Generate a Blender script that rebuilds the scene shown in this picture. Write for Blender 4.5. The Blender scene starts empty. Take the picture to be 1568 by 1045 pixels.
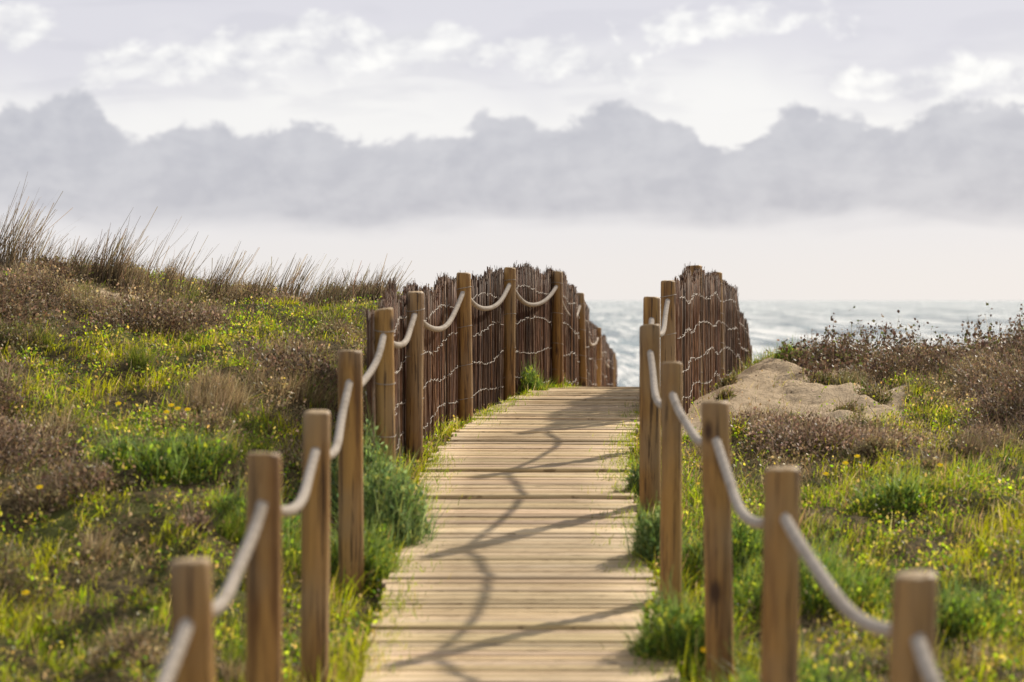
import bpy, math, numpy as np
from mathutils import Vector
rng=np.random.default_rng(7)
EYE=7.0           # eye height above datum (sea z = 1.0 -> 6 m below eye)
SEA=1.0
scene=bpy.context.scene
scene.view_settings.view_transform='Standard'; scene.view_settings.look='None'; scene.view_settings.exposure=0
def ss(a,b,x):
    t=np.clip((x-a)/(b-a),0,1); return t*t*(3-2*t)
_tab=np.random.default_rng(3).random((256,256))
def vn(x,y,seed=0):
    x=np.asarray(x,float)+seed*17.3; y=np.asarray(y,float)+seed*9.7
    xi=np.floor(x).astype(int); yi=np.floor(y).astype(int); fx=x-xi; fy=y-yi
    fx=fx*fx*(3-2*fx); fy=fy*fy*(3-2*fy)
    g=lambda a,b:_tab[a%256,b%256]
    return (g(xi,yi)*(1-fx)+g(xi+1,yi)*fx)*(1-fy)+(g(xi,yi+1)*(1-fx)+g(xi+1,yi+1)*fx)*fy
def fbm(x,y,seed=0,o=4):
    s=0;a=.5;t=0
    for i in range(o):
        s=s+a*vn(x*2**i,y*2**i,seed+i*3); t+=a; a*=.5
    return s/t
def tab(d,T,sm=.7):
    xs=[p[0] for p in T]; ys=[p[1] for p in T]
    return sum(np.interp(d+o*sm,xs,ys) for o in (-1,-.5,0,.5,1))/5
ZP=[(-10,-1.9),(0,-1.85),(6,-1.75),(8,-1.62),(10.5,-1.47),(12,-1.36),(13.5,-1.19),(15.9,-1.03),(18,-.94),(20,-.88),(22,-.84),(24,-.86),(26,-.95),(28,-1.1),(33,-1.6),(40,-2.3),(60,-4.2),(90,-5.8),(130,-7),(400,-12)]
XC=[(-10,.03),(10,.03),(14,.05),(16,.12),(18,.28),(20,.5),(22,.78),(24,1.12),(26,1.42),(28,1.65),(33,2.05),(40,2.55),(60,4),(400,4)]
ZL=[(-10,-1.8),(0,-1.75),(8,-1.6),(10,-1.47),(12,-1.15),(14,-.82),(16,-.50),(18,-.24),(20,-.08),(21.5,-.06),(23,-.10),(25,-.32),(28,-.8),(33,-1.5),(40,-2.4),(60,-4.3),(90,-5.8),(130,-7),(400,-12)]
ZR=[(-10,-1.8),(0,-1.75),(8,-1.62),(10,-1.5),(12,-1.35),(14,-1.18),(16,-1.02),(18,-.91),(20,-.80),(22,-.70),(24,-.61),(25.5,-.62),(28,-1.0),(33,-1.8),(40,-2.6),(60,-4.4),(90,-5.8),(130,-7),(400,-12)]
zp=lambda y:tab(y,ZP); xc=lambda y:tab(y,XC)
def gauss(x,y,cx,cy,rx,ry): return np.exp(-(((x-cx)/rx)**2+((y-cy)/ry)**2))
def sandmask(x,y):
    m=gauss(x,y,2.45,22,.85,2.6)*1.6+gauss(x,y,2.15,19.2,.80,1.5)*1.4+gauss(x,y,1.55,19.2,.45,1.6)*1.1+gauss(x,y,-3.05,19.6,.45,.6)*.95
    s=np.abs(x-xc(y)); m=m+.8*gauss(s,y,.8,21,.22,3.5)
    m=m+ss(26,30,y)*1.5
    return ss(.42,.62,m+.65*(fbm(x*2.6,y*1.6,5)-.5)+.4*(fbm(x*9,y*6,15)-.5))
def H(x,y):
    s=x-xc(y); a=np.abs(s); p=zp(y)-.07
    L=tab(y,ZL)+.26*ss(2.9,4.4,a)*ss(10,18,y)+.25*ss(5,9,a); R=tab(y,ZR)+.14*ss(3,4.5,a)*ss(12,20,y)
    side=np.where(s<0,L,R); w=ss(.74,np.where(s<0,1.65,1.5),a)
    n=(fbm(x*1.1,y*.9,1)-.5)*.30+(fbm(x*3.0,y*2.6,2)-.5)*.20
    sm=sandmask(x,y)
    rd=1-np.abs(2*fbm(x*5,y*2.6,19,3)-1)*2.2
    n=n*(1-.35*sm)+sm*((fbm(x*4,y*3,9,3)-.5)*.06+(rd-.6)*.018+(fbm(x*12,y*8,11,3)-.5)*.045)
    return EYE+p*(1-w)+(side+n)*w
# ---------------------------------------------------------------- mesh helpers
def mkmesh(name,V,Q,C=None,mat=None,smooth=False,parent=None):
    V=np.asarray(V,np.float32).reshape(-1,3); Q=np.asarray(Q,np.int32).reshape(-1,4)
    me=bpy.data.meshes.new(name); me.vertices.add(len(V)); me.vertices.foreach_set('co',V.ravel())
    me.loops.add(Q.size); me.loops.foreach_set('vertex_index',Q.ravel())
    me.polygons.add(len(Q)); me.polygons.foreach_set('loop_start',np.arange(0,Q.size,4,dtype=np.int32))
    if smooth: me.polygons.foreach_set('use_smooth',np.ones(len(Q),bool))
    me.update(calc_edges=True)
    if C is not None:
        a=me.color_attributes.new('Col','FLOAT_COLOR','POINT')
        c=np.ones((len(V),4),np.float32); c[:,:3]=np.clip(np.asarray(C).reshape(-1,3),0,1); a.data.foreach_set('color',c.ravel())
    ob=bpy.data.objects.new(name,me); scene.collection.objects.link(ob)
    if mat: me.materials.append(mat)
    if parent: ob.parent=parent
    return ob
class Acc:
    def __init__(s): s.V=[];s.Q=[];s.C=[];s.n=0
    def add(s,V,Q,C):
        V=np.asarray(V).reshape(-1,3); s.V.append(V); s.Q.append(np.asarray(Q).reshape(-1,4)+s.n); s.C.append(np.asarray(C).reshape(-1,3)); s.n+=len(V)
    def make(s,name,mat,smooth=False,parent=None):
        return mkmesh(name,np.concatenate(s.V),np.concatenate(s.Q),np.concatenate(s.C),mat,smooth,parent)
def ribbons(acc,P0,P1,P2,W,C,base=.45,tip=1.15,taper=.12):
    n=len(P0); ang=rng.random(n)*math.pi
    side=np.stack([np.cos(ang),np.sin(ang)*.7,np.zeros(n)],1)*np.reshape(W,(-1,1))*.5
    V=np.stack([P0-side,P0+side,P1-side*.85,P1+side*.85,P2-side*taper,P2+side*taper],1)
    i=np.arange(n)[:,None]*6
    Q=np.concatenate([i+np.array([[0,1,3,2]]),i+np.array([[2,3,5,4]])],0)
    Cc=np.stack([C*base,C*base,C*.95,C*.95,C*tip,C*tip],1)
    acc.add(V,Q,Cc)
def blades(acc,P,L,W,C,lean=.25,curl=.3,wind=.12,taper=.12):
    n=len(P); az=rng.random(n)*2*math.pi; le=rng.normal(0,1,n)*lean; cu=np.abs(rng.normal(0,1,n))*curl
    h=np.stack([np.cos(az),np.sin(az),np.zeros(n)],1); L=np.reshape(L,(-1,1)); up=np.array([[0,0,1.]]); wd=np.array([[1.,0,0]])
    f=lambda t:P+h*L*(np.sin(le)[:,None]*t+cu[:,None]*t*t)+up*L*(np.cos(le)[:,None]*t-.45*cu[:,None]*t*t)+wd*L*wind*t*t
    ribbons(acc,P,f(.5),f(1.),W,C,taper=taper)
def leaves(acc,P,S,C,up=.4,asp=.32,out=None):
    n=len(P); a=rng.normal(0,1,(n,3)); a[:,2]+=up*2
    if out is not None: a+=out
    a/=np.linalg.norm(a,axis=1,keepdims=True); b=np.cross(a,rng.normal(0,1,(n,3))); b/=np.linalg.norm(b,axis=1,keepdims=True)+1e-6
    S=np.reshape(S,(-1,1))
    V=np.stack([P,P+a*S*.5+b*S*asp,P+a*S,P+a*S*.5-b*S*asp],1)
    acc.add(V,np.arange(n)[:,None]*4+np.array([[0,1,2,3]]),np.stack([C*.8,C,C*1.05,C],1))
def tube(acc,pts,r,seg=8,C=(1,1,1),cap=True):
    pts=np.asarray(pts,float); n=len(pts); r=np.broadcast_to(np.asarray(r,float),(n,))
    T=np.gradient(pts,axis=0); T/=np.linalg.norm(T,axis=1,keepdims=True)+1e-9
    ref=np.array([0,0,1.]) if abs(T[0,2])<.9 else np.array([1.,0,0])
    A=np.cross(T,ref); A/=np.linalg.norm(A,axis=1,keepdims=True)+1e-9; B=np.cross(T,A)
    th=np.arange(seg)*2*math.pi/seg
    V=pts[:,None,:]+(A[:,None,:]*np.cos(th)[None,:,None]+B[:,None,:]*np.sin(th)[None,:,None])*r[:,None,None]
    i=np.arange(n-1)[:,None]*seg; j=np.arange(seg)[None,:]; k=(j+1)%seg
    Q=np.stack([i+j,i+k,i+seg+k,i+seg+j],-1).reshape(-1,4)
    acc.add(V.reshape(-1,3),Q,np.tile(np.asarray(C,float),(n*seg,1)))
# ---------------------------------------------------------------- node helpers
def newmat(name):
    m=bpy.data.materials.new(name); m.use_nodes=True; nt=m.node_tree; nt.nodes.clear(); return m,nt
class N:
    def __init__(s,nt): s.nt=nt
    def n(s,t,**k):
        x=s.nt.nodes.new(t)
        for a,b in k.items(): setattr(x,a,b)
        return x
    def l(s,a,b): s.nt.links.new(a,b)
    def inp(s,sock,v):
        if hasattr(v,'links') or isinstance(v,bpy.types.NodeSocket): s.l(v,sock)
        else: sock.default_value=v
    def m(s,op,a,b=0,c=0,clamp=False):
        x=s.n('ShaderNodeMath',operation=op,use_clamp=clamp); s.inp(x.inputs[0],a)
        if len(x.inputs)>1: s.inp(x.inputs[1],b)
        if len(x.inputs)>2: s.inp(x.inputs[2],c)
        return x.outputs[0]
    def sst(s,a,b,v):
        x=s.n('ShaderNodeMapRange',interpolation_type='SMOOTHSTEP'); s.inp(x.inputs[0],v); s.inp(x.inputs[1],a); s.inp(x.inputs[2],b); return x.outputs[0]
    def mix(s,f,a,b,bt='MIX'):
        x=s.n('ShaderNodeMix',data_type='RGBA',blend_type=bt); s.inp(x.inputs[0],f)
        s.inp(x.inputs[6],a if not isinstance(a,tuple) else (*a,1)[:4]); s.inp(x.inputs[7],b if not isinstance(b,tuple) else (*b,1)[:4]); return x.outputs[2]
    def noise(s,vec,scale,detail=4,rough=.55,dist=0):
        x=s.n('ShaderNodeTexNoise'); s.inp(x.inputs['Vector'],vec); x.inputs['Scale'].default_value=scale; x.inputs['Detail'].default_value=detail; x.inputs['Roughness'].default_value=rough; x.inputs['Distortion'].default_value=dist; return x.outputs[0]
    def mapv(s,vec,sc,loc=(0,0,0)):
        x=s.n('ShaderNodeMapping'); s.l(vec,x.inputs[0]); x.inputs['Scale'].default_value=sc; x.inputs['Location'].default_value=loc; return x.outputs[0]
    def bump(s,h,st,d):
        x=s.n('ShaderNodeBump'); s.l(h,x.inputs['Height']); x.inputs['Strength'].default_value=st; x.inputs['Distance'].default_value=d; return x.outputs[0]
    def obj(s): return s.n('ShaderNodeTexCoord').outputs['Object']
    def attr(s): 
        x=s.n('ShaderNodeVertexColor'); x.layer_name='Col'; return x.outputs[0]
    def pr(s,col,rough=.8,normal=None,spec=.3):
        x=s.n('ShaderNodeBsdfPrincipled'); s.inp(x.inputs['Base Color'],col if not isinstance(col,tuple) else (*col,1)[:4]); s.inp(x.inputs['Roughness'],rough); x.inputs['Specular IOR Level'].default_value=spec
        if normal is not None: s.l(normal,x.inputs['Normal'])
        return x.outputs[0]
    def out(s,sh): o=s.n('ShaderNodeOutputMaterial'); s.l(sh,o.inputs[0])
def foliage_mat(name,trans=.45,sat=1.25,val=1.5):
    m,nt=newmat(name); g=N(nt); c=g.attr()
    p=g.pr(c,.5,spec=.35)
    t=g.n('ShaderNodeBsdfTranslucent'); hs=g.n('ShaderNodeHueSaturation'); hs.inputs['Saturation'].default_value=sat; hs.inputs['Value'].default_value=val; g.l(c,hs.inputs['Color']); g.l(hs.outputs[0],t.inputs[0])
    x=g.n('ShaderNodeMixShader'); x.inputs[0].default_value=trans; g.l(p,x.inputs[1]); g.l(t.outputs[0],x.inputs[2]); g.out(x.outputs[0]); return m
M_GRASS=foliage_mat('grass_blades',.55,1.12,2.1); M_DRY=foliage_mat('dry_twigs',.3,1.05,1.7); M_LEAF=foliage_mat('green_leaves',.45,1.1,1.9)
# post wood
m,nt=newmat('post_timber'); g=N(nt); o=g.obj(); M_POST=m
n1=g.noise(g.mapv(o,(16,16,1.1)),1,5,.65,.5); n2=g.noise(g.mapv(o,(60,60,2.2)),1,4,.6); n3=g.noise(g.mapv(o,(2.5,2.5,1.6)),1,3)
c=g.mix(g.sst(.32,.68,n1),(.165,.075,.020),(.48,.27,.075))
c=g.mix(g.m('MULTIPLY',g.sst(.42,.68,n3),.7),c,(.34,.235,.125))
c=g.mix(g.m('MULTIPLY',g.sst(.56,.64,n2),.85),c,(.045,.022,.010))
vo=g.n('ShaderNodeTexVoronoi'); g.l(g.mapv(o,(5,5,2.6)),vo.inputs[0]); vo.inputs['Scale'].default_value=1
c=g.mix(g.m('SUBTRACT',1,g.sst(.06,.19,vo.outputs['Distance'])),c,(.06,.026,.010))
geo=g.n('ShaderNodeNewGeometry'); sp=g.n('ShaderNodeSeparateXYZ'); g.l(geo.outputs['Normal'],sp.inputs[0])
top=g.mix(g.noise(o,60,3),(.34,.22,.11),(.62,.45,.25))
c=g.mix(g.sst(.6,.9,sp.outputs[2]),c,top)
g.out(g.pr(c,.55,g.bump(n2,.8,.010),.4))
# planks
m,nt=newmat('weathered_planks'); g=N(nt); o=g.obj(); M_PLANK=m
a=g.attr(); n1=g.noise(g.mapv(o,(2.2,45,45)),1,5,.65,.3); n2=g.noise(o,1.3,4,.6); n3=g.noise(g.mapv(o,(9,60,9)),1,3)
c=g.mix(g.sst(.3,.75,n1),g.mix(1.0,a,(.72,.66,.58),'MULTIPLY'),a)
c=g.mix(g.m('MULTIPLY',g.sst(.45,.72,n2),.38),c,(.38,.265,.145))
c=g.mix(g.m('MULTIPLY',g.sst(.58,.67,n3),.65),c,(.15,.09,.04))
g.out(g.pr(c,.75,g.bump(n1,.6,.005),.25))
# rope
m,nt=newmat('rope_fibre'); g=N(nt); o=g.obj(); n1=g.noise(o,150,3); n2=g.noise(o,4,3); M_ROPE=m
c=g.mix(n1,(.30,.25,.20),(.70,.62,.53)); c=g.mix(g.m('MULTIPLY',g.sst(.5,.7,n2),.4),c,(.25,.195,.14)); c=g.mix(1.0,c,g.attr(),'MULTIPLY')
g.out(g.pr(c,.9,g.bump(n1,.6,.003),.1))
# brushwood
m,nt=newmat('brushwood_sticks'); g=N(nt); o=g.obj(); a=g.attr(); n1=g.noise(g.mapv(o,(30,30,9)),1,3); M_STICK=m
g.out(g.pr(g.mix(g.sst(.35,.7,n1),g.mix(1.0,a,(.5,.45,.42),'MULTIPLY'),a),.7,None,.3))
m,nt=newmat('galvanised_wire'); g=N(nt); n1=g.noise(g.obj(),9,3); M_WIRE=m
g.out(g.pr(g.mix(n1,(.20,.16,.13),(.55,.48,.40)),.6,None,.4))
# ground
m,nt=newmat('dune_sand_soil'); g=N(nt); o=g.obj(); a=g.attr(); M_GROUND=m
n1=g.noise(o,1.5,5,.6); n2=g.noise(o,25,5,.65); n3=g.noise(o,220,3,.6); n4=g.noise(o,6,5,.6)
soil=g.mix(g.sst(.35,.65,n2),(.05,.04,.02),(.19,.14,.065)); soil=g.mix(g.sst(.45,.65,n1),soil,(.10,.11,.025))
sand=g.mix(n2,(.52,.39,.25),(.74,.58,.39)); sand=g.mix(g.m('MULTIPLY',g.sst(.55,.75,n3),.45),sand,(.30,.21,.125)); sand=g.mix(g.m('MULTIPLY',g.sst(.50,.66,n4),.4),sand,(.36,.26,.155))  # last mix paints shadowed pits into the sand colour
hh=g.m('ADD',g.m('MULTIPLY',n2,1.0),g.m('MULTIPLY',n3,.12))
g.out(g.pr(g.mix(a,soil,sand),.95,g.bump(hh,.9,.06),.1))
# sea
m,nt=newmat('sea_water'); g=N(nt); o=g.obj(); M_SEA=m
w1=g.noise(g.mapv(o,(.10,.012,1)),1,6,.62,.6); w2=g.noise(g.mapv(o,(.9,.30,1)),1,5,.65); w3=g.noise(g.mapv(o,(.02,.002,1)),1,4,.6)
w4=g.noise(g.mapv(o,(.36,.016,1)),1,8,.78,.8); w5=g.noise(g.mapv(o,(.07,.0018,1)),1,7,.75,.5)
c=g.mix(g.sst(.35,.65,w1),(.07,.125,.135),(.22,.31,.31)); c=g.mix(g.m('MULTIPLY',g.sst(.45,.65,w3),.5),c,(.32,.40,.38))
foam_glint=g.m('MULTIPLY',g.sst(.48,.55,w4),g.sst(.38,.52,w1)); foam_glint2=g.m('MULTIPLY',g.sst(.52,.59,w5),.9); foam_glint=g.m('MAXIMUM',foam_glint,foam_glint2)
c=g.mix(foam_glint,c,(.95,.95,.93))  # white covers whitecaps and sun sparkle painted into the water colour
hh=g.m('ADD',g.m('MULTIPLY',w4,2.5),g.m('MULTIPLY',w2,.6))
g.out(g.pr(c,g.m('ADD',.25,g.m('MULTIPLY',foam_glint,.5)),g.bump(hh,.6,1.2),.4))
# ---------------------------------------------------------------- ground + sea
def axis(fine0,fine1,step,lo,hi):
    f=np.arange(fine0,fine1+1e-6,step); out=[];v=fine0;s=step
    while v>lo: s*=1.35; v-=s; out.append(v)
    out2=[];v=f[-1];s=step
    while v<hi: s*=1.35; v+=s; out2.append(v)
    return np.concatenate([out[::-1],f,out2])
xs=axis(-6.5,6.5,.04,-400,400); ys=axis(6,28,.05,-60,240)
X,Y=np.meshgrid(xs,ys); Z=H(X,Y); nx,ny=len(xs),len(ys)
i=np.arange(ny-1)[:,None]*nx+np.arange(nx-1)[None,:]
Q=np.stack([i,i+1,i+nx+1,i+nx],-1).reshape(-1,4)
sm=sandmask(X,Y).ravel()
mkmesh('ground',np.stack([X,Y,Z],-1),Q,np.stack([sm]*3,1),M_GROUND,True)
S=30000
mkmesh('sea',[[-S,60,SEA],[S,60,SEA],[S,S,SEA],[-S,S,SEA]],[[0,1,2,3]],None,M_SEA)
# ---------------------------------------------------------------- boardwalk
acc=Acc(); y=-4.0; k=0; pitch=.094
while y<34:
    t=np.array([xc(y+.1)-xc(y-.1),.2]); t/=np.linalg.norm(t); nrm=np.array([t[1],-t[0]])
    cx=float(xc(y)); z=EYE+float(zp(y)); sl=float(zp(y+.1)-zp(y-.1))/.2
    join=(k%12==0)
    hw=.0420+rng.normal()*.0014+(.008 if join else 0); l0=-.645+rng.normal()*.014; l1=.645+rng.normal()*.014
    dz=rng.normal()*.003+(.010 if join else 0); sk=rng.normal()*.006; roll=rng.normal()*.04
    base=np.array([.70,.54,.335])*(rng.uniform(.68,1.14))*(1.25 if join else 1.0); base=base*np.array([1,rng.uniform(.96,1.03),rng.uniform(.88,1.08)])
    V=[];NS=5
    for q in range(NS):
        s_=l0+(l1-l0)*q/(NS-1); wob=rng.normal()*.002
        for (u,h) in ((-1,-.028),(-1,-.003),(-.88,0),(.88,0),(1,-.003),(1,-.028)):
            off=u*hw+sk*(q/(NS-1)-.5)+wob
            px=cx+nrm[0]*s_+t[0]*off; py=y+nrm[1]*s_+t[1]*off
            V.append((px,py,z+dz+h+u*hw*(sl+roll)+rng.normal()*.001))
    V=np.array(V); Q=[]
    for q in range(NS-1):
        for e in range(6): a=q*6+e; b=q*6+(e+1)%6; Q.append((a,b,b+6,a+6))
    for b0 in (0,(NS-1)*6): Q+= [(b0,b0+1,b0+4,b0+5),(b0+1,b0+2,b0+3,b0+4)]
    acc.add(V,Q,np.tile(base,(len(V),1))); y+=pitch+(.006 if join else 0)+rng.normal()*.001; k+=1
acc.make('boardwalk',M_PLANK)
# ---------------------------------------------------------------- posts and ropes
F=3702.
Lp=[(None,4.3,-.80,-.72),(290,6.0,858),(404,7.6,694),(485,9.6,630),(536,11.8,537),(588,13.8,473),(636,16.2,447),(710,18.8,418),(781,21.5,410),(853,24.,416),(888,28,449),(915,33,502),(938,40,543)]
Rp=[(None,4.3,.95,-.77),(1403,5.95,880),(1198,7.7,717),(1095,9.8,615),(1029,11.4,555),(995,13.8,498),(998,16.3,455),(1023,18.8,430),(1065,22,407),(1098,24.5,417)]
def conv(L):
    out=[]
    for p in L:
        if p[0] is None: out.append((p[2],p[1],EYE+p[3]))
        else: out.append(((p[0]-784)*p[1]/F,p[1],EYE-(p[2]-460)*p[1]/F))
    return out
def post(p,idx,parent,rings):
    x,y,zt=p; r=.058+rng.normal()*.003; acc=Acc(); seg=24
    zb=min(float(H(np.array(x),np.array(y))),EYE+float(zp(y)))-.35
    lean=rng.normal(0,.016,2)
    th=np.arange(seg)*2*math.pi/seg; lob=1+.025*np.cos(2*th+rng.random()*6)+.015*np.cos(5*th+rng.random()*6)
    ck=rng.integers(0,seg); lob[ck]*=.90
    prof=[(zb,1.04)]+[(zb+(zt-zb)*f,1.04-.05*f+rng.normal()*.010) for f in np.linspace(.1,.95,9)]+[(zt-.014,.985),(zt-.005,.94),(zt,.84),(zt+.001,.5),(zt+.001,.02)]
    V=[]
    tilt=rng.normal(0,.05,2)
    for z,f in prof:
        dzt=(np.cos(th)*tilt[0]+np.sin(th)*tilt[1])*r*f if z>zt-.02 else 0
        V.append(np.stack([x+lean[0]*(z-zt)+np.cos(th)*r*f*lob,y+lean[1]*(z-zt)+np.sin(th)*r*f*lob,np.full(seg,z)+dzt+(rng.normal(0,.001,seg) if z>=zt-.002 else 0)],1))
    n=len(prof); i=np.arange(n-1)[:,None]*seg; j=np.arange(seg)[None,:]; k=(j+1)%seg
    acc.add(np.array(V),np.stack([i+j,i+k,i+seg+k,i+seg+j],-1),np.ones((n*seg,3)))
    acc.make('post_%d'%idx,M_POST,True,parent)
    if rings:
        a2=Acc()
        for hgt in (.12,.42,.72,.98):
            zz=zt-hgt; t=np.linspace(0,2*math.pi,25); 
            tube(a2,np.stack([x+lean[0]*(-hgt)+np.cos(t)*(r*1.07),y+np.sin(t)*(r*1.07),zz+np.sin(t*1+idx)*.012],1),.0024,5)
        a2.make('wire_tie_%d'%idx,M_WIRE,True,parent)
def rope(a,b,idx,parent,sag):
    acc=Acc(); a=np.array(a)-[0,0,.14]; b=np.array(b)-[0,0,.14]
    L=np.linalg.norm(b-a); n=int(L/.008); t=np.linspace(0,1,n)
    c=a+(b-a)*t[:,None]; skew=rng.normal()*.2; c[:,2]-=sag*4*t*(1-t)*(1+skew*(t-.5))
    c[:,0]+=.012*np.sin(t*6+rng.random()*6)*np.sin(t*3.14)
    T=np.gradient(c,axis=0); T/=np.linalg.norm(T,axis=1,keepdims=True); A=np.cross(T,[0,0,1.]); A/=np.linalg.norm(A,axis=1,keepdims=True); B=np.cross(T,A)
    for q in range(3):
        ph=t*L/.085*2*math.pi+q*2*math.pi/3
        tube(acc,c+(A*np.cos(ph)[:,None]+B*np.sin(ph)[:,None])*.0108,.0095,7,np.array([.9+.1*q]*3))
    acc.make('rope_%d'%idx,M_ROPE,True,parent)
def fence(name,L,ringfrom,ropeto):
    e=bpy.data.objects.new(name,None); scene.collection.objects.link(e); e.empty_display_size=.2
    P=conv(L)
    for i,p in enumerate(P): post(p,i+1,e,i>=ringfrom)
    for i in range(min(len(P)-1,ropeto)):
        sag=(.13+rng.random()*.05)*min(1.3,(np.linalg.norm(np.array(P[i+1])-np.array(P[i]))/2.3))
        rope(P[i],P[i+1],i+1,e,sag)
    return P
PL=fence('rope_post_fence',Lp,5,12); PR=fence('rope_post_fence',Rp,7,9)
# ---------------------------------------------------------------- brushwood fences
def brush(name,line,side):
    line=np.array(line); seg=np.linalg.norm(np.diff(line[:,:2],axis=0),axis=1); s=np.concatenate([[0],np.cumsum(seg)]); Ltot=s[-1]
    e=bpy.data.objects.new(name,None); scene.collection.objects.link(e)
    n=int(Ltot/.0044); u=np.sort(rng.random(n)*Ltot)
    x=np.interp(u,s,line[:,0]); y=np.interp(u,s,line[:,1]); zt=np.interp(u,s,line[:,2])
    gx=np.gradient(line[:,0],s); gy=np.gradient(line[:,1],s)
    dx=np.interp(u,s,gx); dy=np.interp(u,s,gy); tt=np.hypot(dx,dy)+1e-6; dx/=tt; dy/=tt
    off=rng.normal(0,.012,n)+.02*np.sin(u*2.1)
    x=x+dy*off; y=y-dx*off
    rag=(vn(u*1.6,u*0,4)-.5)*.12+(vn(u*7,u*0,6)-.5)*.09+(vn(u*22,u*0,16)-.5)*.05+rng.normal(0,.012,n)-(rng.random(n)<.06)*rng.random(n)*.25
    zt=zt+rag; zb=np.minimum(H(x,y),EYE+zp(y)+.05)-.1
    lean=rng.normal(0,.024,n)+.04*np.sin(u*1.3)+.03*np.sin(u*5.1); h=zt-zb
    r=rng.uniform(.0028,.0072,n)
    K=5; th=np.arange(4)*math.pi/2; V=np.zeros((n,K,4,3)); bow=rng.normal(0,.012,n)
    for q in range(K):
        f=q/(K-1); cx=x+dx*(lean*h*(f-.5)+bow*math.sin(f*3.1))+rng.normal(0,.003,n); cy=y+dy*(lean*h*(f-.5)+bow*math.sin(f*3.1))+rng.normal(0,.003,n); cz=zb+h*f
        rr=r*(1.15-.45*f)
        for w in range(4): V[:,q,w,0]=cx+np.cos(th[w])*rr; V[:,q,w,1]=cy+np.sin(th[w])*rr; V[:,q,w,2]=cz
    Qs=[]
    for q in range(K-1):
        for w in range(4): Qs.append([q*4+w,q*4+(w+1)%4,(q+1)*4+(w+1)%4,(q+1)*4+w])
    Qs.append([(K-1)*4+w for w in range(4)])
    Q=(np.arange(n)*K*4)[:,None,None]+np.array(Qs)[None]
    c=np.array([.20,.105,.058])[None]*rng.uniform(.3,1.6,(n,1))*(.5+.95*vn(u*3,u*0,8))[:,None]; c[:,2]*=rng.uniform(.75,1.2,n)
    gi=rng.random(n)<.10; c[gi]=np.array([.36,.26,.18])*rng.uniform(.7,1.2,(gi.sum(),1))
    acc=Acc(); acc.add(V,Q.reshape(-1,4),np.repeat(c,K*4,0)); acc.make('sticks',M_STICK,False,e)
    ac=Acc(); m=int(n*.6); ii=rng.integers(0,n,m); P0=np.stack([x[ii],y[ii],zt[ii]-.05],1); 
    d1=rng.normal(0,.014,(m,3)); d1[:,2]=rng.uniform(.03,.09,m)
    ribbons(ac,P0,P0+d1*.6,P0+d1*1.0,.006,c[ii],1,1,.5); ac.make('twig_tips',M_STICK,False,e)
    aw=Acc(); U=np.arange(0,Ltot,.04)
    for frac in (.13,.36,.6,.84):
        for sd in (-1,1):
            X=np.interp(U,s,line[:,0]);Y=np.interp(U,s,line[:,1]);ZT=np.interp(U,s,line[:,2]); ZB=np.interp(U,u,zb)+.1
            DX=np.interp(U,u,dx);DY=np.interp(U,u,dy); o=sd*.031+.02*np.sin(U*2.1)+rng.normal(0,.007,len(U))
            tube(aw,np.stack([X+DY*o,Y-DX*o,ZB+(ZT-ZB)*frac+.03*np.sin(U*2.9+frac*9)+rng.normal(0,.007,len(U))],1),.0025,5)
    aw.make('binding_wires',M_WIRE,True,e)
def P2(px,d,py): return ((px-784)*d/F,d,EYE-(py-460)*d/F)
brush('brushwood_fence',[P2(563,13.7,478),P2(612,16,452),P2(650,17.6,447),P2(698,19.2,430),P2(738,20.6,421),P2(775,21.9,419),P2(800,22.7,410),P2(835,23.8,417),P2(862,25,428),P2(874,26.4,440),P2(893,29,472),P2(905,32,500),P2(925,36,525),P2(942,41,552)],-1)
brush('brushwood_fence',[P2(1034,19.0,427),P2(1050,20.4,428),P2(1068,21.8,423),P2(1090,23.4,425),P2(1108,24.8,433),P2(1126,26.6,450),P2(1131,27.0,474),P2(1140,28.2,496),P2(1143,28.6,522),P2(1151,30.2,556)],1)
# ---------------------------------------------------------------- vegetation
def inview(x,y,mg=.9): return np.abs(x)<.215*y+mg
def scatter(n,x0=-7.0,x1=7.0,y0=6.5,y1=25.2):
    y=rng.uniform(y0,y1,n); x=rng.uniform(x0,x1,n); m=inview(x,y)&(np.abs(x-xc(y))>.62); return x[m],y[m]
DRY=[(-2.65,18.0,.45,.7),(-3.7,17.6,.6,1.2),(-1.85,15.3,.38,.45),(-1.3,16.6,.45,.9),(-2.8,13.4,.7,.8),(2.0,16.3,.5,.9),(1.7,17.4,.4,.6),(3.7,17.3,.6,1.4),(3.4,22.5,1.2,1.8),(4.6,20,.8,1.5),(-3.2,11.6,.4,.5),(-1.6,9.8,.35,.5),(2.9,15.3,.25,.3),(3.0,11.2,.5,.5),(1.25,15.2,.2,.4),(-1.9,11.4,.3,.35),(-3.5,15.3,.5,.6),(-3.9,20.3,1.0,1.0),(-4.2,14,.4,.6),(2.6,9.6,.3,.3)]
GRN=[(-1.7,18.9,.9,1.0),(-2.0,17.2,.45,.5),(-1.8,13.1,.5,.7),(-2.4,10,.9,.8),(-1.1,12.2,.4,.8),(2.9,18,.6,1),(3.4,14.5,1.2,1.3),(1.5,12,.8,1.3),(2.1,9.6,1.2,.9),(-2.9,15,.3,.5),(1.3,17,.2,.9),(-.85,16,.2,3),(2.2,14.0,.5,.7),(-2.8,16.4,.3,.5)]
def dryness(x,y):
    v=.41+.9*(fbm(x*1.1,y*.8,21)-.5)+1.15*(fbm(x*3.6,y*2.8,25)-.5)
    for a,b,c,d in DRY: v=v+.6*gauss(x,y,a,b,c,d)
    for a,b,c,d in GRN: v=v-.40*gauss(x,y,a,b,c,d)
    s=np.abs(x-xc(y)); v=v-.3*ss(1.25,.75,s)
    return v
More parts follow.
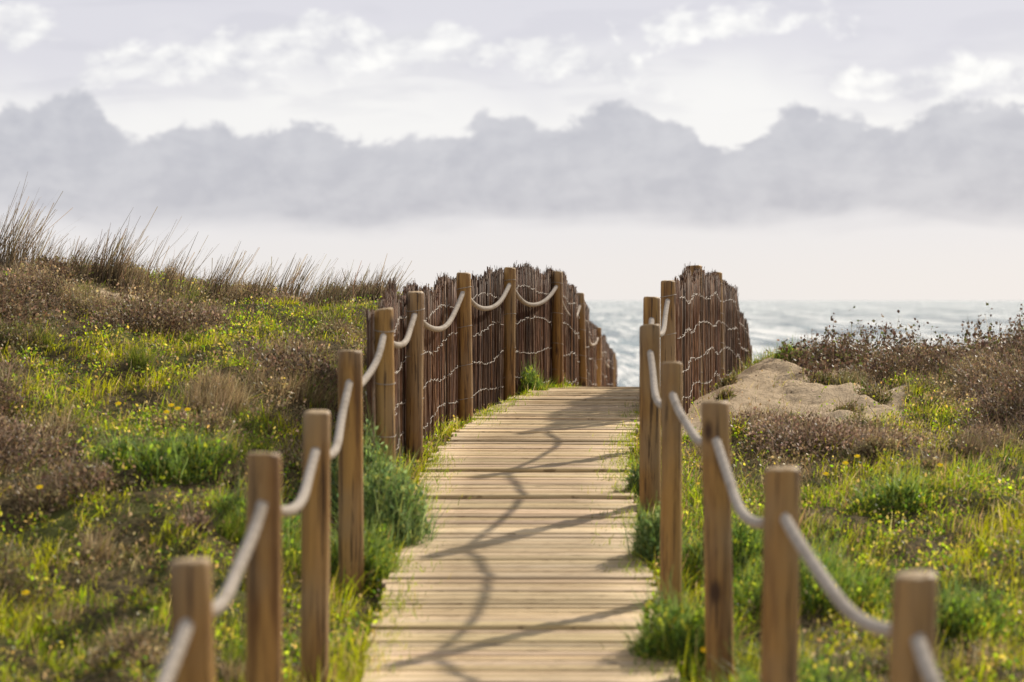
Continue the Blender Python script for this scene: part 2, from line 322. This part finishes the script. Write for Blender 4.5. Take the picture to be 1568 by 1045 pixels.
def pal(n,cols,jit=.30):
    cols=np.array(cols); c=cols[rng.integers(0,len(cols),n)]; return c*np.clip(1+rng.normal(0,jit,(n,1)),.3,2)*(1+rng.normal(0,.06,(n,3)))
GC=[(.145,.195,.024),(.19,.24,.028),(.25,.28,.035),(.09,.135,.022),(.28,.26,.05)]
DC=[(.45,.34,.165),(.30,.21,.105),(.18,.12,.06),(.40,.31,.165),(.24,.17,.085)]
PC=[(.19,.125,.08),(.28,.195,.125),(.115,.075,.05),(.37,.275,.18),(.21,.175,.075)]
YL=np.array([.36,.335,.035])
ga=Acc()
x,y=scatter(540000); dr=dryness(x,y); sd=sandmask(x,y); clump=fbm(x*5,y*5,31)
keep=(rng.random(len(x))<np.clip(1.12-1.05*ss(.3,.72,dr),.15,1)*(.2+1.3*ss(.38,.62,clump))*(1-.97*sd)*.70)&~((x<0)&(y>20.3)&(rng.random(len(x))<.6)); x,y,dr,clump=x[keep],y[keep],dr[keep],clump[keep]
n=len(x); P=np.stack([x,y,H(x,y)-.01],1); c=pal(n,GC); yel=ss(.42,.60,fbm(x*1.3,y*1.1,41))[:,None]; c=c*(.6+.8*clump[:,None]); c=c*(1-.6*yel)+YL*yel*.6*np.clip(1+rng.normal(0,.2,(n,1)),.4,2)
dm=(rng.random(n)<.20); c[dm]=pal(dm.sum(),DC)
hfac=.30+1.0*ss(.35,.7,clump)*(.5+1.0*vn(x*1.7,y*1.7,43))
near=ss(1.2,.7,np.abs(x-xc(y))); farf=1-.45*ss(15,19,y)*(x<0); L=rng.uniform(.04,.14,n)*hfac*(1+.4*near)*farf
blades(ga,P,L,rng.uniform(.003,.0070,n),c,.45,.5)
x,y=scatter(430000); dr=dryness(x,y); sd=sandmask(x,y); clump=fbm(x*6,y*6,35); kk=rng.random(len(x))<np.clip(1-1.0*ss(.35,.75,dr),.08,1)*ss(.40,.58,clump)*(1-.97*sd); x,y,clump=x[kk],y[kk],clump[kk]; n=len(x)
P=np.stack([x,y,H(x,y)+rng.uniform(.0,.11,n)*ss(.4,.75,clump)],1); c=pal(n,[(.12,.175,.025),(.17,.225,.03),(.24,.28,.04),(.065,.11,.02),(.31,.27,.06),(.32,.24,.09)])*(.55+.9*ss(.4,.7,clump))[:,None]
leaves(ga,P,rng.uniform(.012,.032,n),c,.35,.3)
n=14000; y=rng.uniform(7,24,n); sgn=np.sign(rng.random(n)-.5); a=.66-np.abs(rng.normal(0,.10,n)); x=xc(y)+sgn*a
kk=(fbm(x*3,y*2.2,51)>.49); x,y=x[kk],y[kk]; n=len(x); P=np.stack([x,y,EYE+zp(y)-.02],1); blades(ga,P,rng.uniform(.03,.09,n),rng.uniform(.003,.005,n),pal(n,GC),.6,.5)
ga.make('dune_grass',M_GRASS)
# dry grass and matted scrub
da=Acc()
x,y=scatter(470000); dr=dryness(x,y); sd=sandmask(x,y); cl=fbm(x*4,y*4,33)
keep=rng.random(len(x))<(.10+.90*ss(.36,.70,dr))*(.2+1.2*ss(.35,.6,cl))*(1-.96*sd)*.62; x,y,dr,cl=x[keep],y[keep],dr[keep],cl[keep]
n=len(x); tone=ss(.45,.60,fbm(x*1.1,y*.9,37))[:,None]; c=(pal(n,DC)*(1-tone)+pal(n,PC)*tone)*(.5+1.0*ss(.3,.7,cl))[:,None]
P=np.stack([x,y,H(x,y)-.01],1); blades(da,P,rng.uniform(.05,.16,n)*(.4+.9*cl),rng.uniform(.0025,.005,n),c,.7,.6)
m_=rng.random(n)<.8; Pm=P[m_]+np.stack([rng.normal(0,.03,m_.sum()),rng.normal(0,.03,m_.sum()),rng.uniform(.01,.15,m_.sum())*(.3+cl[m_])],1)
leaves(da,Pm,rng.uniform(.010,.028,m_.sum()),c[m_]*1.05,.2,.35)
da.make('dry_scrub',M_DRY)
# tall stalks on the crest
ta=Acc()
def tuft(cx,cy,r,n,h0,h1,cols,w=.003,lean=.22,wind=.22,tgt=None,curl=.15,taper=.12):
    a=rng.random(n)*6.283; rr=r*np.sqrt(rng.random(n)); x=cx+rr*np.cos(a); y=cy+rr*np.sin(a)
    P=np.stack([x,y,H(x,y)-.02],1); blades(tgt or ta,P,rng.uniform(h0,h1,n),rng.uniform(.6,1.1,n)*w,pal(n,cols),lean,curl,wind,taper)
ST=[(.22,.16,.09),(.15,.11,.065),(.31,.235,.14),(.11,.08,.045)]
def crest(px): return (px-784)*20.5/F
for px,nn,hh,r in [(165,150,.52,.12),(148,110,.34,.2),(180,22,.72,.12),(8,150,.70,.16),(25,30,.85,.2),(330,120,.50,.11),(440,110,.48,.12),(80,80,.42,.15),(258,50,.48,.07),(272,10,.66,.05),(510,70,.40,.13),(600,120,.34,.22),(45,70,.55,.15),(222,16,.75,.1),(560,80,.36,.15),(395,60,.40,.1),(120,60,.42,.1),(465,24,.54,.08),(345,24,.64,.08),(5,20,.95,.15),(475,50,.38,.1),(635,70,.27,.12),(300,40,.36,.1),(205,60,.38,.12),(540,18,.46,.1),(415,12,.5,.1),(585,16,.46,.1)]:
    tuft(crest(px),20.4,r,nn,hh*.3,hh,ST,.009,.2,.3,taper=.3)
    if hh>.45: tuft(crest(px)+.05,20.6,r*.6,max(3,nn//6),hh*.6,hh*1.05,[(.40,.31,.19),(.3,.22,.13)],.006,.15,.35,taper=.9)
n=3600; x=rng.uniform(-7,-.9,n); y=rng.uniform(18,22.3,n); P=np.stack([x,y,H(x,y)-.02],1); k=rng.random(n)<.15+.85*ss(.48,.6,fbm(x*2,y*2,61)); P=P[k]; n=len(P)
blades(ta,P,rng.uniform(.06,.42,n)*rng.uniform(.3,1,n),rng.uniform(.003,.006,n),pal(n,ST),.3,.2,.25,.3)
n=1800; x=rng.uniform(2.3,7,n); y=rng.uniform(20.5,25,n); P=np.stack([x,y,H(x,y)-.02],1); blades(ta,P,rng.uniform(.06,.34,n)*ss(2.2,3.6,x)+.03,rng.uniform(.0024,.0045,n),pal(n,ST),.4,.2,.15,.3)
ta.make('marram_stalks',M_DRY)
# shrubs
BR=[(.15,.09,.055),(.24,.16,.10),(.09,.058,.038),(.34,.245,.16),(.18,.145,.06)]
PK=[(.37,.25,.175),(.27,.18,.12),(.48,.355,.26),(.16,.105,.07)]
TNc=[(.37,.28,.14),(.46,.36,.20),(.24,.17,.09),(.32,.265,.11)]
OL=[(.15,.16,.04),(.21,.20,.05),(.09,.10,.03),(.28,.22,.08)]
def shrub(A,cx,cy,r,h,n,cols,leafs=.016,twigc=PC,ry=None,up=.3,tw=.35):
    ry=ry or r; z0=float(H(np.array(cx),np.array(cy)))
    def surf(m,pw=.45):
        d=rng.normal(0,1,(m,3)); d[:,2]=np.abs(d[:,2]); d/=np.linalg.norm(d,axis=1,keepdims=True)
        lump=.50+.55*vn(d[:,0]*2.2+cx*3,d[:,1]*2.2+d[:,2]*2+cy,7)+.5*vn(d[:,0]*5+cx*5,d[:,1]*5+d[:,2]*5+cy,9); rad=rng.random(m)**pw*lump
        p=d*rad[:,None]*np.array([r,ry,h]); x=cx+p[:,0]; y=cy+p[:,1]; return np.stack([x,y,H(x,y)-.02+p[:,2]],1),d,rad
    m=int(n*tw); P,d,rad=surf(m,.6); P0=np.stack([cx+(P[:,0]-cx)*.25,cy+(P[:,1]-cy)*.25,z0+(P[:,2]-z0)*.15],1)
    k=max(1,m//5); mid=(P0+P)/2+rng.normal(0,.02*(r/.3),(m,3)); ribbons(A,P0[:k],mid[:k],P[:k],.006,pal(k,twigc),.8,1,.3)
    dd=d*.6+rng.normal(0,.6,(m,3)); dd[:,2]+=up; L=rng.uniform(.03,.10,(m,1)); ribbons(A,P,P+dd*L*.5,P+dd*L+rng.normal(0,.008,(m,3)),rng.uniform(.002,.0045,m),pal(m,twigc),.8,1.1,.3)
    P,d,rad=surf(n); c=pal(n,cols,.35)*(.30+.8*rad[:,None]); leaves(A,P,rng.uniform(.5,1.4,n)*leafs,c,up,.3,out=d*.8)  # leaf colour darkens towards the shrub core, inner shade painted in
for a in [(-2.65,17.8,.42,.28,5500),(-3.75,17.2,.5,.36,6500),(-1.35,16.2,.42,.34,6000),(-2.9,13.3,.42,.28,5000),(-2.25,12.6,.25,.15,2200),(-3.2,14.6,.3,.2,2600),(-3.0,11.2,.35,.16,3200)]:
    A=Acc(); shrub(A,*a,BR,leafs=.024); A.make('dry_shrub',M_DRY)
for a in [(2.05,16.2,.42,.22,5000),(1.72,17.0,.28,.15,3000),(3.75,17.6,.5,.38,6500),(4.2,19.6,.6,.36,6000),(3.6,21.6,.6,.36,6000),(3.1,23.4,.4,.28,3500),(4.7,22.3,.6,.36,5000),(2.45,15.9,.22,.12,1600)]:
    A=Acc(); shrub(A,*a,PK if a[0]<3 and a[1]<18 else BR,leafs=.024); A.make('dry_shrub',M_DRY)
A=Acc(); cnt=0
while cnt<180:
    y_=rng.uniform(8,24); x_=rng.uniform(-6,6)
    if not inview(x_,y_,.5) or abs(x_-xc(y_))<1.15 or sandmask(x_,y_)>.3: continue
    dr_=dryness(x_,y_)
    if dr_<.30: continue
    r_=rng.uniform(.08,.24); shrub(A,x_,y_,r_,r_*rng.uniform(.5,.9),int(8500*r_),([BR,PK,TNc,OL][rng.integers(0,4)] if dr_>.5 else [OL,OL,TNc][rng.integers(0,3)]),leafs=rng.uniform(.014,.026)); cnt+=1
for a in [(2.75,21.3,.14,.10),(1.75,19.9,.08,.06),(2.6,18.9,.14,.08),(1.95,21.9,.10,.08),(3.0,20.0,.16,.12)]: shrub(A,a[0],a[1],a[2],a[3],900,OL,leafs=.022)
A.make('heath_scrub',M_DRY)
TN=[(.40,.30,.16),(.30,.21,.115),(.48,.375,.22),(.23,.17,.085)]
ha=Acc()
tuft(-1.85,15.1,.2,2400,.12,.28,TN,.0036,.5,.1,ha,.5); tuft(-1.45,15.9,.3,2200,.1,.24,TN,.0034,.5,.1,ha,.5); tuft(3.0,15.6,.1,900,.12,.24,[(.14,.10,.06),(.24,.18,.11)],.005,.3,.1,ha,.3)
tuft(2.95,21.0,.12,600,.1,.24,[(.17,.17,.06),(.28,.23,.12)],.005,.3,.1,ha,.3)
cnt=0
while cnt<110:
    y_=rng.uniform(8,22); x_=rng.uniform(-6,6)
    if not inview(x_,y_,.5) or abs(x_-xc(y_))<1.0 or sandmask(x_,y_)>.4: continue
    tuft(x_,y_,rng.uniform(.05,.16),rng.integers(80,320),.06,rng.uniform(.12,.28),TN if rng.random()<.55 else GC,.0045,.5,.1,ha,.5); cnt+=1
ha.make('grass_hummock',M_DRY)
# green leafy bushes
G1=[(.14,.19,.08),(.18,.235,.10),(.23,.295,.12),(.08,.125,.05),(.26,.27,.08)]; G2=[(.12,.17,.03),(.17,.23,.035),(.23,.29,.045),(.055,.10,.02),(.29,.28,.05)]
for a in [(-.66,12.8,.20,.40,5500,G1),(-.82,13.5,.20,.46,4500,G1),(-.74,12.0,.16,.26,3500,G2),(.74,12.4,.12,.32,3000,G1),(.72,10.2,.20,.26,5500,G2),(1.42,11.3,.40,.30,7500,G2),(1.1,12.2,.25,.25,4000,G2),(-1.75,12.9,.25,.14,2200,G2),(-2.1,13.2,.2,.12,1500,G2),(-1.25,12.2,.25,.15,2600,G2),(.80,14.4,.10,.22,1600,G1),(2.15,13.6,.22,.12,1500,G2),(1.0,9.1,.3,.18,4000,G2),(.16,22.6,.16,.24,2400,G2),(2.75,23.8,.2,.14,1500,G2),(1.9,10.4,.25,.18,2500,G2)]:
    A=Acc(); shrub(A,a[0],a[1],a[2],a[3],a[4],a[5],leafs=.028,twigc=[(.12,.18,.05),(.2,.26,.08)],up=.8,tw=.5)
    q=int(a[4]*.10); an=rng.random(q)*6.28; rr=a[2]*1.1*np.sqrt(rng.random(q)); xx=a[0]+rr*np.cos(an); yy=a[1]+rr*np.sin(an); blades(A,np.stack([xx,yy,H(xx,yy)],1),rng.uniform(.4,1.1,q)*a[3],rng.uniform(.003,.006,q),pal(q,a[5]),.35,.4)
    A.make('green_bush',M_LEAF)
# seed-head plants on the right skyline
sa=Acc(); n=850; x=rng.uniform(2.6,6.2,n); y=rng.uniform(21,24.3,n); hgt=rng.uniform(.08,.42,n)*(.45+.55*ss(2.4,3.1,x))*(.4+1.0*vn(x*2.2,y,71)); P0=np.stack([x,y,H(x,y)],1)
d=np.stack([rng.normal(.08,.2,n),rng.normal(0,.2,n),np.ones(n)],1)*hgt[:,None]; P1=P0+d; ribbons(sa,P0,P0+d*.55+rng.normal(0,.01,(n,3)),P1,.006,pal(n,BR),1,1,.5)
for _ in range(13):
    f=rng.uniform(.35,1.05,n)[:,None]; leaves(sa,P0+d*f+rng.normal(0,.017,(n,3)),rng.uniform(.016,.045,n),pal(n,[(.08,.045,.03),(.12,.075,.05),(.18,.12,.08),(.12,.13,.04),(.25,.18,.12)]),.3,.4)
sa.make('seed_head_plants',M_DRY)
# flowers
fa=Acc(); fl=[(255,675,14.2),(287,679,14.1),(181,662,14.4),(1265,735,14.6),(1313,735,14.6),(1295,739,14.5),(38,925,10.8),(262,668,14.3),(1080,1028,9.8),(272,690,13.9),(60,800,12.3),(1440,760,14.2)]
for px,py,d in fl:
    x=(px-784)*d/F; z=float(H(np.array(x),np.array(d)))+.16
    fa_c=np.array([.92,.72,.02]); st=np.array([[x,d,z-.18]]); ribbons(fa,st,st+[0,0,.09],st+[[0,0,.18]],.004,np.array([[.1,.18,.03]]),1,1,1)
    for q in range(8):
        an=q*math.pi/4; a=np.array([math.cos(an),math.sin(an)*.7-.2,math.sin(an)*.5+.15])*.021; b=np.array([-math.sin(an),math.cos(an)*.7,math.cos(an)*.5])*.010; c0=np.array([x,d,z])
        fa.add([c0,c0+a*.6+b,c0+a,c0+a*.6-b],[[0,1,2,3]],np.tile(fa_c,(4,1)))
fa.make('yellow_flowers',M_LEAF)
# ---------------------------------------------------------------- sun, sky
AZ,EL=math.radians(40),math.radians(32)
sd=Vector((math.sin(AZ)*math.cos(EL),math.cos(AZ)*math.cos(EL),math.sin(EL)))
sl=bpy.data.lights.new('sun','SUN'); sl.energy=5.0; sl.angle=math.radians(1.2); sl.color=(1,.91,.77)
so=bpy.data.objects.new('sun',sl); scene.collection.objects.link(so); so.rotation_euler=sd.to_track_quat('Z','Y').to_euler(); so.location=(10,10,20)
w=bpy.data.worlds.new('World'); scene.world=w; w.use_nodes=True; nt=w.node_tree; nt.nodes.clear(); g=N(nt)
sky=g.n('ShaderNodeTexSky',sky_type='NISHITA'); sky.sun_disc=False; sky.sun_elevation=EL; sky.sun_rotation=AZ
D=g.n('ShaderNodeTexCoord').outputs['Generated']; sp=g.n('ShaderNodeSeparateXYZ'); g.l(D,sp.inputs[0]); dx,dy,dz=sp.outputs
u=g.m('ARCTAN2',dx,dy); v=g.m('DIVIDE',dz,g.m('SQRT',g.m('ADD',g.m('MULTIPLY',dx,dx),g.m('ADD',g.m('MULTIPLY',dy,dy),1e-5))))
cb=g.n('ShaderNodeCombineXYZ'); g.l(u,cb.inputs[0]); g.l(g.m('MULTIPLY',v,1.4),cb.inputs[1]); UV=cb.outputs[0]
nb=g.noise(UV,48,7,.58,.25); ns=g.noise(UV,13,3,.5); nf=g.noise(g.mapv(UV,(1,3.2,1)),16,4,.5,.4); nh=g.noise(UV,3,3,.55)
nk=g.noise(UV,26,6,.56,.2); nk2=g.noise(g.mapv(UV,(1,1,1),(.005,-.0045,0)),26,6,.56,.2)
fc=g.n('ShaderNodeFloatCurve'); pts=[(0,190),(60,155),(130,152),(180,185),(230,207),(320,192),(400,204),(480,190),(545,212),(640,205),(715,195),(750,166),(800,172),(840,190),(880,180),(925,158),(985,172),(1050,200),(1110,226),(1170,195),(1235,168),(1290,178),(1345,192),(1400,182),(1440,156),(1500,170),(1568,176)]
cu=fc.mapping.curves[0]; cp=[(px/1568,(460-py)/370.2) for px,py in pts]
cu.points[0].location=cp[0]; cu.points[1].location=cp[-1]
for a in cp[1:-1]: cu.points.new(*a)
fc.mapping.update(); g.l(g.m('ADD',g.m('MULTIPLY',u,F/1568),.5),fc.inputs['Value'])
vt=g.m('MULTIPLY',fc.outputs[0],.1)
e=g.m('ADD',g.m('SUBTRACT',vt,v),g.m('MULTIPLY',g.m('SUBTRACT',nb,.5),.030))
topm=g.sst(-.0012,g.m('ADD',.001,g.m('MULTIPLY',ns,.006)),e)
botm=g.sst(.026,.040,g.m('ADD',v,g.m('ADD',g.m('MULTIPLY',g.m('SUBTRACT',ns,.5),.022),g.m('MULTIPLY',g.m('SUBTRACT',nf,.5),.014))))
bank=g.m('MULTIPLY',topm,botm)
bank=g.m('MULTIPLY',bank,g.m('ADD',.62,g.m('MULTIPLY',nf,.70)),clamp=True)
low=g.mix(g.sst(0,.04,v),(.86,.825,.805),(.81,.795,.82))
hi=g.mix(g.sst(.070,.112,g.m('ADD',v,g.m('MULTIPLY',g.m('SUBTRACT',ns,.5),.07))),(.92,.905,.90),(.735,.72,.775))
def gs(px,py,rx,ry):
    a=g.m('DIVIDE',g.m('SUBTRACT',u,(px-784)/F),rx/F); b=g.m('DIVIDE',g.m('SUBTRACT',v,(460-py)/F),ry/F)
    return g.m('EXPONENT',g.m('MULTIPLY',g.m('ADD',g.m('MULTIPLY',a,a),g.m('MULTIPLY',b,b)),-1))
blob=0
for t in [(330,100,130,45),(500,60,110,40),(660,75,70,35),(870,90,100,42),(1110,45,110,32),(30,50,80,40),(1400,135,140,30),(1540,125,70,35)]:
    blob=g.m('ADD',blob,gs(*t))
cum=g.sst(.49,.59,g.m('ADD',g.m('MULTIPLY',blob,.28),g.m('MULTIPLY',nk,.80)))
lit=g.m('ADD',.5,g.m('MULTIPLY',g.m('SUBTRACT',nk,nk2),6.0),clamp=True)
hi=g.mix(cum,hi,g.mix(lit,(.74,.73,.77),(1.0,.985,.965)))
shade=g.m('MULTIPLY',g.sst(.48,.62,nf),g.sst(.07,.085,v)); hi=g.mix(g.m('MULTIPLY',shade,.35),hi,(.64,.63,.695))
c=g.mix(topm,hi,low); bc=g.mix(lit,(.53,.53,.588),(.605,.603,.652)); c=g.mix(bank,c,bc)
dome=g.mix(g.sst(.35,.65,nh),(.28,.31,.38),(.66,.66,.67))
c=g.mix(g.sst(.13,.40,v),c,dome)
c=g.mix(1.0,c,(10.3,10.3,10.3),'MULTIPLY')
fin=g.mix(.92,sky.outputs[0],c)
fin=g.mix(g.sst(.0,-.02,v),fin,(3,3,3))
bg=g.n('ShaderNodeBackground'); g.l(fin,bg.inputs[0]); bg.inputs[1].default_value=.1
wo=g.n('ShaderNodeOutputWorld'); g.l(bg.outputs[0],wo.inputs[0])
# ---------------------------------------------------------------- camera
cam=bpy.data.cameras.new('camera'); co=bpy.data.objects.new('camera',cam); scene.collection.objects.link(co); scene.camera=co
cam.lens=85; cam.sensor_width=36; cam.clip_end=60000; cam.clip_start=.1
co.location=(0,0,EYE); co.rotation_euler=(math.radians(90)-math.atan(62.5/F),0,0)
cam.dof.use_dof=True; cam.dof.focus_distance=19.5; cam.dof.aperture_fstop=2.4; cam.dof.aperture_blades=0
